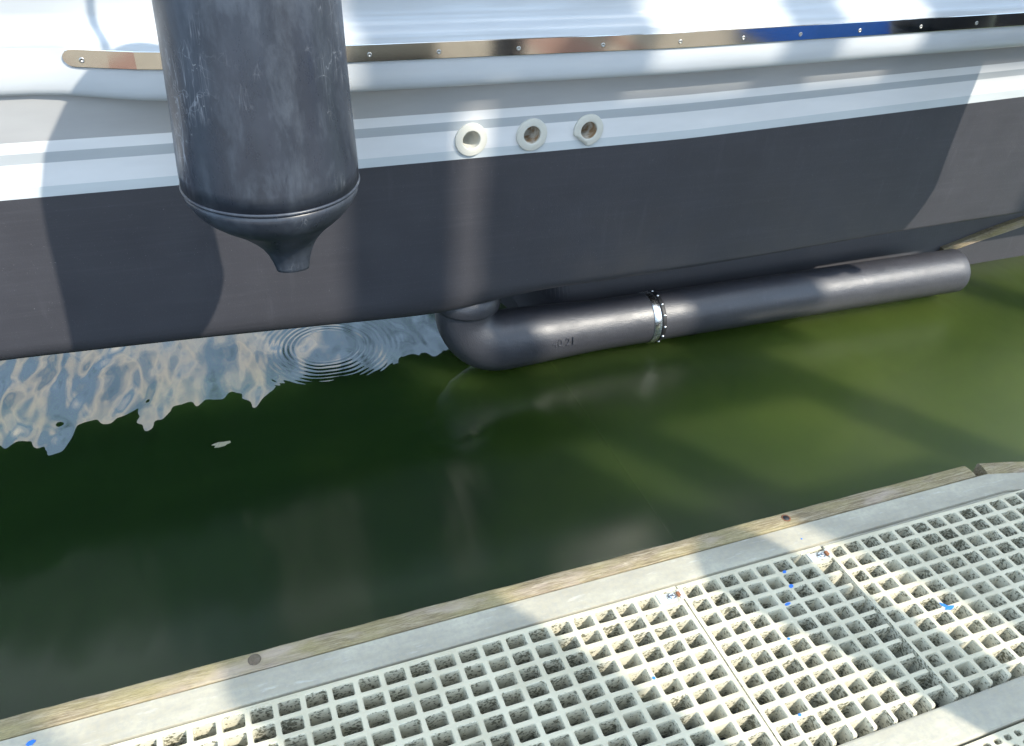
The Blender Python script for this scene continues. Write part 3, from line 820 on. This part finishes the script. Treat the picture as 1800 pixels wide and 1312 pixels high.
# floating leaf
bm = bmesh.new()
c0 = Vector((-0.085, 2.262, WATER+0.004))
n = 14; ringv = []
for i in range(n):
    t = 2*math.pi*i/n; k = 1+0.3*math.sin(3*t+1)+0.15*math.sin(5*t)
    ringv.append(bm.verts.new(c0 + Vector((0.026*k*math.cos(t), 0.013*k*math.sin(t), 0.002*math.sin(2*t)))))
ce = bm.verts.new(c0+Vector((0, 0, 0.006)))
for i in range(n): bm.faces.new((ce, ringv[i], ringv[(i+1) % n]))
lf = from_bm('floating_leaf', bm, simple('pale_dead_leaf', (0.30, 0.28, 0.19), 0.7, 0, 0.3, 60))
md = lf.modifiers.new('thickness', 'SOLIDIFY'); md.thickness = 0.002
tag(lf, 'small pale dead leaf floating on the dark water', 'leaf')

# ------------------------------------------------------------------ unseen things added behind the camera for shade and reflections
def shade_post(x, y, r, h, label):  # post added out of view to cast shade on hull and water
    prof = [(r*0.98, -2.0), (r, 0.0), (r*1.0, 1.5), (r*0.97, h-0.1), (r*1.04, h-0.1), (r*1.04, h-0.05), (r*0.6, h+0.06), (0.02, h+0.14)]
    v, f = lathe(prof, 32)
    e = empty('sun_blocking_post', (x, y, 0)); tag(e, label, 'shade_post', 'unseen posts added to cast shade')
    new_obj('shaft', v[:32*4], f[:32*3]+[tuple(range(31, -1, -1))], M_PILE, e, True)
    v2, f2 = lathe(prof[3:], 32)
    new_obj('pile_cap', v2, f2, M_RUBBER, e, True)
    return e
def back(xh, zh, k):          # where the sun ray that ends on the hull side (y = 2.3) stands k metres nearer the sun
    return xh + 0.65*k, 2.3-k, zh + 1.12*k
KP = 3.6
for xh, r, lab in ((-1.35, 0.10, 'slim post added unseen to cast shade, at the left end of the plank screen'), (0.565, 0.15, 'thick post added unseen to cast shade, second from the left'), (1.00, 0.09, 'slim post added unseen to cast shade, third from the left'), (1.85, 0.10, 'slim post added unseen to cast shade, fourth from the left'), (3.4, 0.10, 'slim post added unseen to cast shade, at the right end of the plank screen')):
    x, y, _ = back(xh, 0, KP)
    shade_post(x, y, r, 6.6, lab)
# unseen plank screen, added and cut to shade hull, water and dock
x, y, z = back(0.0, 0.0, KP)
scr = empty('shade_screen', (x, y+0.17, 0)); tag(scr, 'plank screen added unseen behind the camera to shape the sun patches', 'wall')
SL = [(0.84, 2.42, 0.80, 1.02), (0.84, 2.44, 0.57, 0.79), (0.85, 2.40, 0.40, 0.56), (0.84, 2.36, 0.29, 0.39), (1.80, 2.34, 0.10, 0.28), (1.82, 2.26, -0.10, 0.09),
      (-1.75, 0.42, -0.06, 0.16), (-1.75, 0.50, -0.28, -0.07), (-1.75, 0.62, -0.50, -0.29), (-1.75, 0.72, -0.72, -0.51), (-1.75, 0.40, -0.94, -0.73),
      (0.43, 1.84, -0.22, -0.03), (0.51, 1.84, -0.44, -0.23),
      (0.50, 1.70, -1.16, -0.95), (0.56, 1.70, -1.36, -1.17),
      (0.60, 1.27, 1.03, 1.24), (0.58, 1.25, 1.25, 1.46), (2.30, 3.8, 1.03, 1.24), (2.28, 3.8, 1.25, 1.46),
      (-1.75, 3.8, 1.50, 1.72), (-1.75, 3.8, 1.73, 1.95), (-1.75, 3.8, 1.96, 2.18)]
zo = 1.12*KP - 1.12*0.17
xo = -0.65*0.17
for (a, b, z0, z1) in SL:
    bm = bmesh.new(); bm_box(bm, a+xo, b+xo, -0.02, 0.02, z0+zo, z1+zo, 0.004)
    from_bm('plank', bm, M_PILE, scr)
# cabinet and bollard added out of view to shade dock and water
cab = empty('shade_cabinet', (1.185, -0.54, DECK)); tag(cab, 'tall grey cabinet added unseen behind the camera to cast shade', 'cabinet')
bm = bmesh.new(); bm_box(bm, -0.24, 0.24, -0.12, 0.12, 0.05, 1.86, 0.03, 3); from_bm('housing', bm, M_FRAME, cab, False)
bm = bmesh.new(); bm_box(bm, -0.26, 0.26, -0.14, 0.14, 0.0, 0.05, 0.006); from_bm('plinth', bm, M_RUBBER, cab)
bm = bmesh.new(); bm_box(bm, -0.20, 0.20, 0.120, 0.128, 0.20, 1.72, 0.004); dr = from_bm('door', bm, M_LIGHTGREY, cab)
bm = bmesh.new(); bm_box(bm, 0.13, 0.16, 0.128, 0.15, 0.95, 1.10, 0.004); from_bm('handle', bm, M_RUBBER, dr)
bol = empty('shade_bollard', (1.80, -0.25, DECK)); tag(bol, 'slim dark bollard added unseen behind the camera to shade the dock', 'bollard')
v, f = lathe([(0.13, 0.0), (0.13, 0.02), (0.10, 0.05), (0.095, 1.2), (0.11, 1.3), (0.11, 1.37), (0.07, 1.42), (0.01, 1.43)], 32)
new_obj('post', v, f, M_RUBBER, bol, True)
# tubs added out of view only to colour the rub strip's reflections
def tub(x, y, w_, d_, h_, m, label):
    e = empty('reflection_tub', (x, y, DECK)); tag(e, label, 'tub', 'unseen tubs added for reflections')
    bm = bmesh.new(); vv = bm_box(bm, -w_/2, w_/2, -d_/2, d_/2, 0.0, h_, 0.0)
    for q in vv[:4]: q.co.x *= 0.9; q.co.y *= 0.9
    from_bm('body', bm, m, e)
    bm = bmesh.new(); bm_box(bm, -w_/2-0.02, w_/2+0.02, -d_/2-0.02, d_/2+0.02, h_, h_+0.05, 0.008, 2)
    from_bm('lid', bm, m, e)
tub(4.15, -0.55, 0.62, 0.9, 0.28, M_BLUE, 'blue lidded tub added unseen for rub strip reflections, left of its pair')
tub(4.95, -0.55, 0.62, 0.9, 0.28, M_BLUE, 'blue lidded tub added unseen for rub strip reflections, right of its pair')
tub(6.3, -0.6, 0.9, 1.0, 0.35, M_RUBBER, 'black lidded tub added unseen for rub strip reflections, at the deck end')
